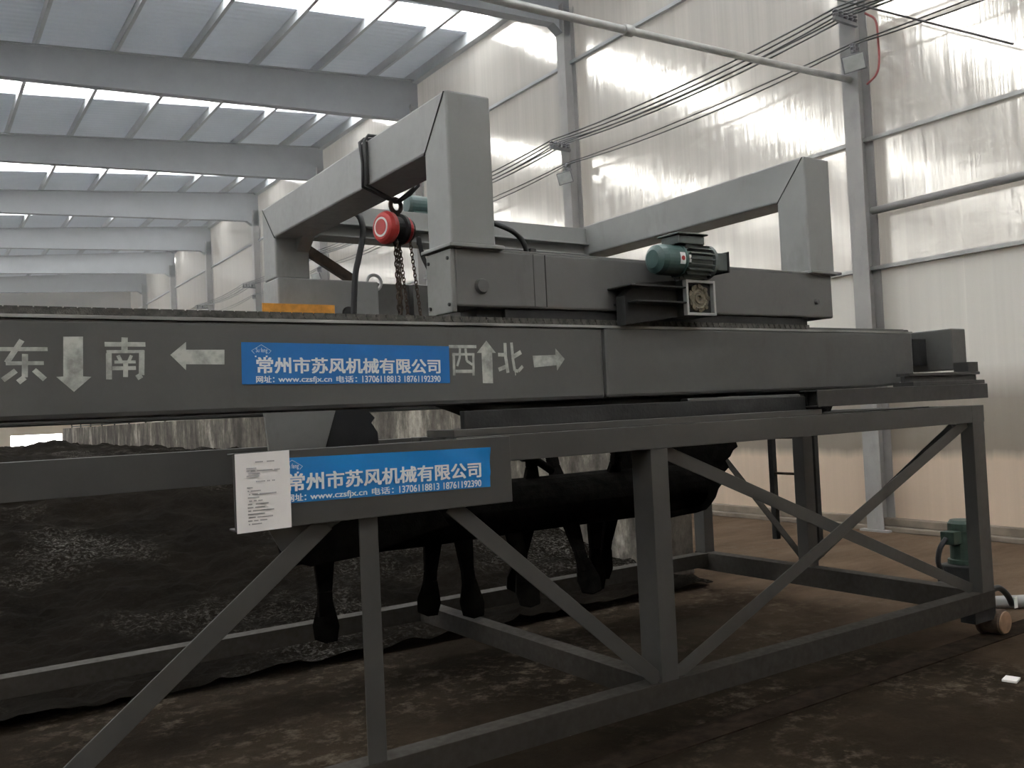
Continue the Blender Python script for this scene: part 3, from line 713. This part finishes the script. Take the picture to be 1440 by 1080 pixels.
# hoses and bits
MB().tube(cr([(2.50, 4.4, 1.22), (2.80, 4.5, 1.16), (2.98, 4.5, 1.13), (3.1, 4.5, 1.09), (3.17, 4.5, 1.02), (3.19, 4.5, .9), (3.2, 4.45, .6)]), .016, 8).build('hose', RUBBER, tro)
MB().tube(cr([(2.50, 4.62, 1.0), (2.49, 4.6, 1.03), (2.51, 4.6, .93), (2.56, 4.6, .82), (2.62, 4.6, .6)]), .014, 8).build('hose', RUBBER, tro)
MB().box(2.50, 2.66, 4.3, 4.42, .93, 1.1).build('cable_box', DARK, tro, .01)
MB().tube(cr([(2.60, 6.05, 1.52), (2.60, 5.7, 1.42), (2.60, 5.6, 1.32), (2.595, 5.6, 1.22), (2.56, 5.6, 1.08), (2.53, 5.6, .95), (2.5, 5.6, .6)]), .022, 8).build('hose', RUBBER, tro)
m_ = MB().angle((2.45, 6.42, 1.27), (2.86, 6.42, 1.03), .05, .09, .006, (0, 0, 1)); m_.build('slotted_angle', RUST, tro)
MB().box(4.27, 4.33, 5.98, 6.04, .5, 1.335).build('standpipe', DARK, tro, .006)
# green lift motor on the cross beam
lm_ = MB().lathe((3.27, 6.22, 1.655), (1, 0, 0), [(0, .06), (.02, .075), (.2, .075), (.205, .06), (.24, .06), (.24, 0)], 18).build('lift_motor', TEAL, tro)
MB().box(3.3, 3.45, 6.16, 6.28, 1.576, 1.6).build('motor_foot', TEAL, lm_)
# gear motor on the front of the saddle
def ax(d): return d
gm = MB().lathe((3.40, 3.62, .80), (1, 0, 0), [(0, 0), (0, .05), (.02, .078), (.055, .085), (.175, .085), (.18, .092), (.19, .092)], 28).build('fan_cowl', TEAL, tro)
gm['label'] = 'teal motor fan cowl'
m_ = MB().lathe((3.59, 3.62, .80), (1, 0, 0), [(0, .088), (.005, .082), (.2, .082), (.205, .098), (.225, .10), (.24, .085), (.255, .05), (.255, 0)], 28)
mo = m_.build('motor_body', MOTORG, tro)
for k in range(20):
    a = 2*PI*k/20
    if abs(math.sin(a)-1) < .12: continue
    c, s_ = math.cos(a), math.sin(a)
    MB().bar((3.60, 3.62+c*.092, .80+s_*.092), (3.785, 3.62+c*.092, .80+s_*.092), .006, .024, (0, c, s_)).build('cooling_fin', MOTORG, mo)
MB().box(3.54, 3.74, 3.55, 3.69, .885, .935).build('terminal_box', MOTORG, mo, .006)
MB().box(3.525, 3.755, 3.535, 3.705, .936, .946).build('terminal_lid', MOTORG, mo, .003)
MB().box(3.845, 3.93, 3.56, 3.68, .75, .85).build('coupling_guard', MOTORG, mo, .004)
MB().box(3.925, 3.935, 3.55, 3.69, .74, .86).build('guard_flange', DARK, mo, .002)
m_ = MB(); n = 6
for k in range(n):
    a0, a1 = PI+.75*(k/n-.5), PI+.75*((k+1)/n-.5)
    P = lambda a, x_: (x_, 3.62+.0885*math.cos(a), .80+.0885*math.sin(a))
    m_._faces([P(a0, 3.53), P(a0, 3.57), P(a1, 3.57), P(a1, 3.53)], [(0, 1, 2, 3)])
stk = m_.build('sticker', WHITEP, gm)
MB().lathe((3.55, 3.5315, .80), (0, -1, 0), [(0, .013), (.0015, .013), (.0015, 0)], 14).build('sticker_dot', REDP, gm)
m_ = MB()
for k in range(n):
    a0, a1 = PI+.45*(k/n-.5), PI+.45*((k+1)/n-.5)
    P = lambda a, x_: (x_, 3.62+.0935*math.cos(a), .80+.0935*math.sin(a))
    m_._faces([P(a0, 3.592), P(a0, 3.607), P(a1, 3.607), P(a1, 3.592)], [(0, 1, 2, 3)])
m_.build('rating_plate', WHITEP, gm)
gb = MB().box(3.63, 3.86, 3.63, 3.80, .495, .70).box(3.68, 3.8, 3.63, 3.75, .70, .76).build('gearbox', DARK, tro, .006)
m_ = MB().box(3.63, 3.645, 3.60, 3.63, .495, .695).box(3.845, 3.86, 3.60, 3.63, .495, .695).box(3.645, 3.845, 3.60, 3.63, .495, .51).box(3.645, 3.845, 3.60, 3.63, .68, .695)
m_.build('face_frame', STEEL, gb, .002)
m_ = MB()
m_.lathe((3.745, 3.63, .595), (0, -1, 0), [(0, .08), (.01, .078), (.014, .06), (.008, .05), (.008, .035), (.016, .03), (.016, .016), (.004, .012), (.004, 0)], 22)
for k in range(8): a = PI*k/4; m_.lathe((3.745+.07*math.cos(a), 3.63, .595+.07*math.sin(a)), (0, -1, 0), [(0, .016), (.018, .014), (.018, 0)], 8)
m_.build('flange', GREASE, gb)
part(MB().prism([(3.24, .44), (3.24, .60), (3.33, .675), (3.63, .70), (3.63, .49)], 'Y', 3.68, 3.755).box(3.22, 3.63, 3.6, 3.80, .645, .655).box(3.26, 3.63, 3.6, 3.80, .56, .57), 'motor_bracket', DARK, tro, .004)
# orange bar
mb = MB(); mb.prism([(6.18, .77), (6.29, .77), (6.29, .782), (6.192, .782), (6.192, .842), (6.18, .842)], 'X', 2.08, 2.62)
tag(mb.build('angle_bar', ORANGE), 'short bright orange angle bar in front of the rear saddle', 'bar')

# ================================================================== CHAIN HOIST
hz = thing('chain_hoist', 'small red chain hoist slung under the left gantry frame', 'hoist', (2.4, 4.72, .85))
MB().lathe((2.33, 4.72, 1.105), (-1, -.25, 0), [(0, .075), (.02, .095), (.05, .097), (.07, .085), (.078, .07), (.078, 0)], 24).build('red_cover', REDP, hz)
dv = Vector((-1, -.25, 0)).normalized()
MB().lathe(Vector((2.33, 4.72, 1.105))+dv*.078, dv, [(0, .058), (.003, .058), (.003, .05), (.001, .048), (.001, 0)], 24).build('maker_plate', WHITEP, hz)
MB().lathe(Vector((2.33, 4.72, 1.105))+dv*.0805, dv, [(0, .046), (.002, .045), (.002, 0)], 24).build('plate_face', REDP, hz)
MB().lathe((2.33, 4.72, 1.105), (1, .25, 0), [(0, .075), (.05, .075), (.055, .092), (.075, .092), (.08, .075), (.13, .07), (.14, 0)], 24).build('gear_housing', DARK, hz)
MB().lathe((2.41, 4.74, 1.105), (1, .25, 0), [(0, .080), (.02, .082), (.03, .074), (.03, 0)], 24).build('hand_wheel', REDP, hz)
m_ = MB().torus((2.37, 4.73, 1.245), (.25, -1, 0), .04, .014, 18, 8); m_.box(2.352, 2.388, 4.715, 4.745, 1.17, 1.215); m_.build('top_hook', RUST, hz)
def chain(x, y, z0, z1, dx, s_, name):
    m_ = MB(); L = .034*s_; z = z1; k = 0; tot = z1-z0
    while z > z0:
        t_ = (z1-z)/tot
        m_.torus((x+dx*t_, y, z), (1, 0, 0) if k % 2 else (.1, 1, 0), .0105*s_, .0038*s_, 10, 5, 1.7, (0, 0, 1)); z -= L*.72; k += 1
    return m_.build(name, RUST, hz)
chain(2.345, 4.70, .45, 1.02, .01, 1.3, 'load_chain'); chain(2.375, 4.73, .45, 1.02, .0, 1.3, 'load_chain')
chain(2.40, 4.76, .45, 1.02, .05, .85, 'hand_chain'); chain(2.47, 4.76, .45, 1.05, .07, .85, 'hand_chain')
hz.location.x += 0.045
# sling
sl = thing('lifting_sling', 'dark greasy sling wrapped over the left gantry frame holding the hoist', 'sling', (2.37, 4.9, 1.3))
MB().tube([(2.41, 4.72, 1.26), (2.30, 4.74, 1.31), (2.222, 4.76, 1.345), (2.222, 4.75, 1.48), (2.222, 4.78, 1.61), (2.25, 4.78, 1.635), (2.49, 4.70, 1.635), (2.518, 4.70, 1.6), (2.518, 4.70, 1.35), (2.46, 4.71, 1.30), (2.41, 4.72, 1.26)], .010, 8).build('rope', RUBBER, sl)
MB().tube([(2.42, 4.71, 1.26), (2.47, 4.64, 1.30), (2.518, 4.63, 1.35), (2.518, 4.66, 1.6), (2.49, 4.70, 1.64), (2.25, 4.72, 1.64), (2.222, 4.72, 1.6), (2.220, 4.70, 1.48), (2.222, 4.71, 1.345), (2.30, 4.71, 1.31), (2.42, 4.71, 1.26)], .010, 8).build('rope', RUBBER, sl)
MB().box(2.228, 2.2385, 4.70, 4.77, 1.352, 1.60).build('wear_pad', DARK, sl, .004)

# ================================================================== TURNING ROTOR
rot = thing('turning_rotor', 'black caked turning drum with paddles under the bridge', 'rotor', (3.6, 5.4, -1.4))
MB().lathe((1.9, 5.4, -.68), (1, 0, 0), [(0, .16), (.02, .21), (.3, .19), (1.0, .20), (2.0, .195), (3.0, .20), (3.5, .18), (3.5, 0)], 22).build('drum', BLACK, rot)
def paddle(x, ang, L=.72, name='paddle'):
    c, s_ = math.cos(ang), math.sin(ang); m_ = MB(); o = Vector((x, 5.4, -.68)); d = Vector((0, c, s_))
    sd = Vector((1, 0, 0)); pd = d.cross(sd)
    for (l0, w0), (l1, w1) in (((.12, .075), (L*.55, .045)), ((L*.55, .045), (L-.17, .05))):
        A, B = o+d*l0, o+d*l1
        m_._faces([A-sd*w0-pd*.02, A+sd*w0-pd*.02, A+sd*w0+pd*.02, A-sd*w0+pd*.02, B-sd*w1-pd*.02, B+sd*w1-pd*.02, B+sd*w1+pd*.02, B-sd*w1+pd*.02],
                  [(0,3,2,1),(4,5,6,7),(0,1,5,4),(1,2,6,5),(2,3,7,6),(3,0,4,7)])
    m_.build('paddle_arm', BLACK, rot, .006); m_ = MB(); tw = (sd*.9+pd*.4).normalized(); tn = d.cross(tw)
    pr = [(-.05, L-.24), (.05, L-.26), (.085, L-.10), (.07, L-.01), (.0, L), (-.07, L-.03), (-.08, L-.12)]
    k_ = len(pr); ring = [o+d*v+tw*u-tn*.018 for u, v in pr]+[o+d*v+tw*u+tn*.018 for u, v in pr]
    m_._faces(ring, [tuple(range(k_))[::-1], tuple(range(k_, 2*k_))]+[(q, (q+1) % k_, k_+(q+1) % k_, k_+q) for q in range(k_)])
    return m_.build(name, BLACK, rot, .004)
for x_, an in ((2.15, -1.55), (2.95, -1.35), (3.15, -1.75), (3.55, -1.9), (3.75, -1.2), (4.05, -2.0), (4.35, -1.5), (4.55, -1.25)): paddle(x_, an)
for x_, an in ((3.75, 1.7), (4.05, 1.2), (4.5, 1.9), (2.6, 1.5), (4.75, 1.0)): paddle(x_, an, .5)
MB().tube([(3.95, 5.4, -.45), (3.72, 5.3, -.34), (3.62, 5.3, -.33)], .03, 8).build('drive_shaft', BLACK, rot)
jag = [(4.55, -.05), (5.95, -.05), (5.96, -.30), (5.90, -.345), (5.92, -.39), (5.86, -.42), (5.82, -.47), (5.76, -.50), (5.80, -.56), (5.70, -.62), (5.72, -.68), (5.66, -.73), (5.62, -.80), (5.55, -.86), (5.50, -.89), (5.38, -.905), (5.2, -.91), (4.9, -.93), (4.75, -.86), (4.6, -.80)]
MB().prism(jag, 'Y', 5.36, 5.40).build('rubber_apron', BLACK, rot)
MB().prism([(1.75, -.6), (2.2, -.45), (2.75, -.5), (2.9, -.72), (2.3, -.84), (1.95, -.86), (1.8, -.8)], 'Y', 5.1, 5.2).build('end_guard', BLACK, rot, .01)
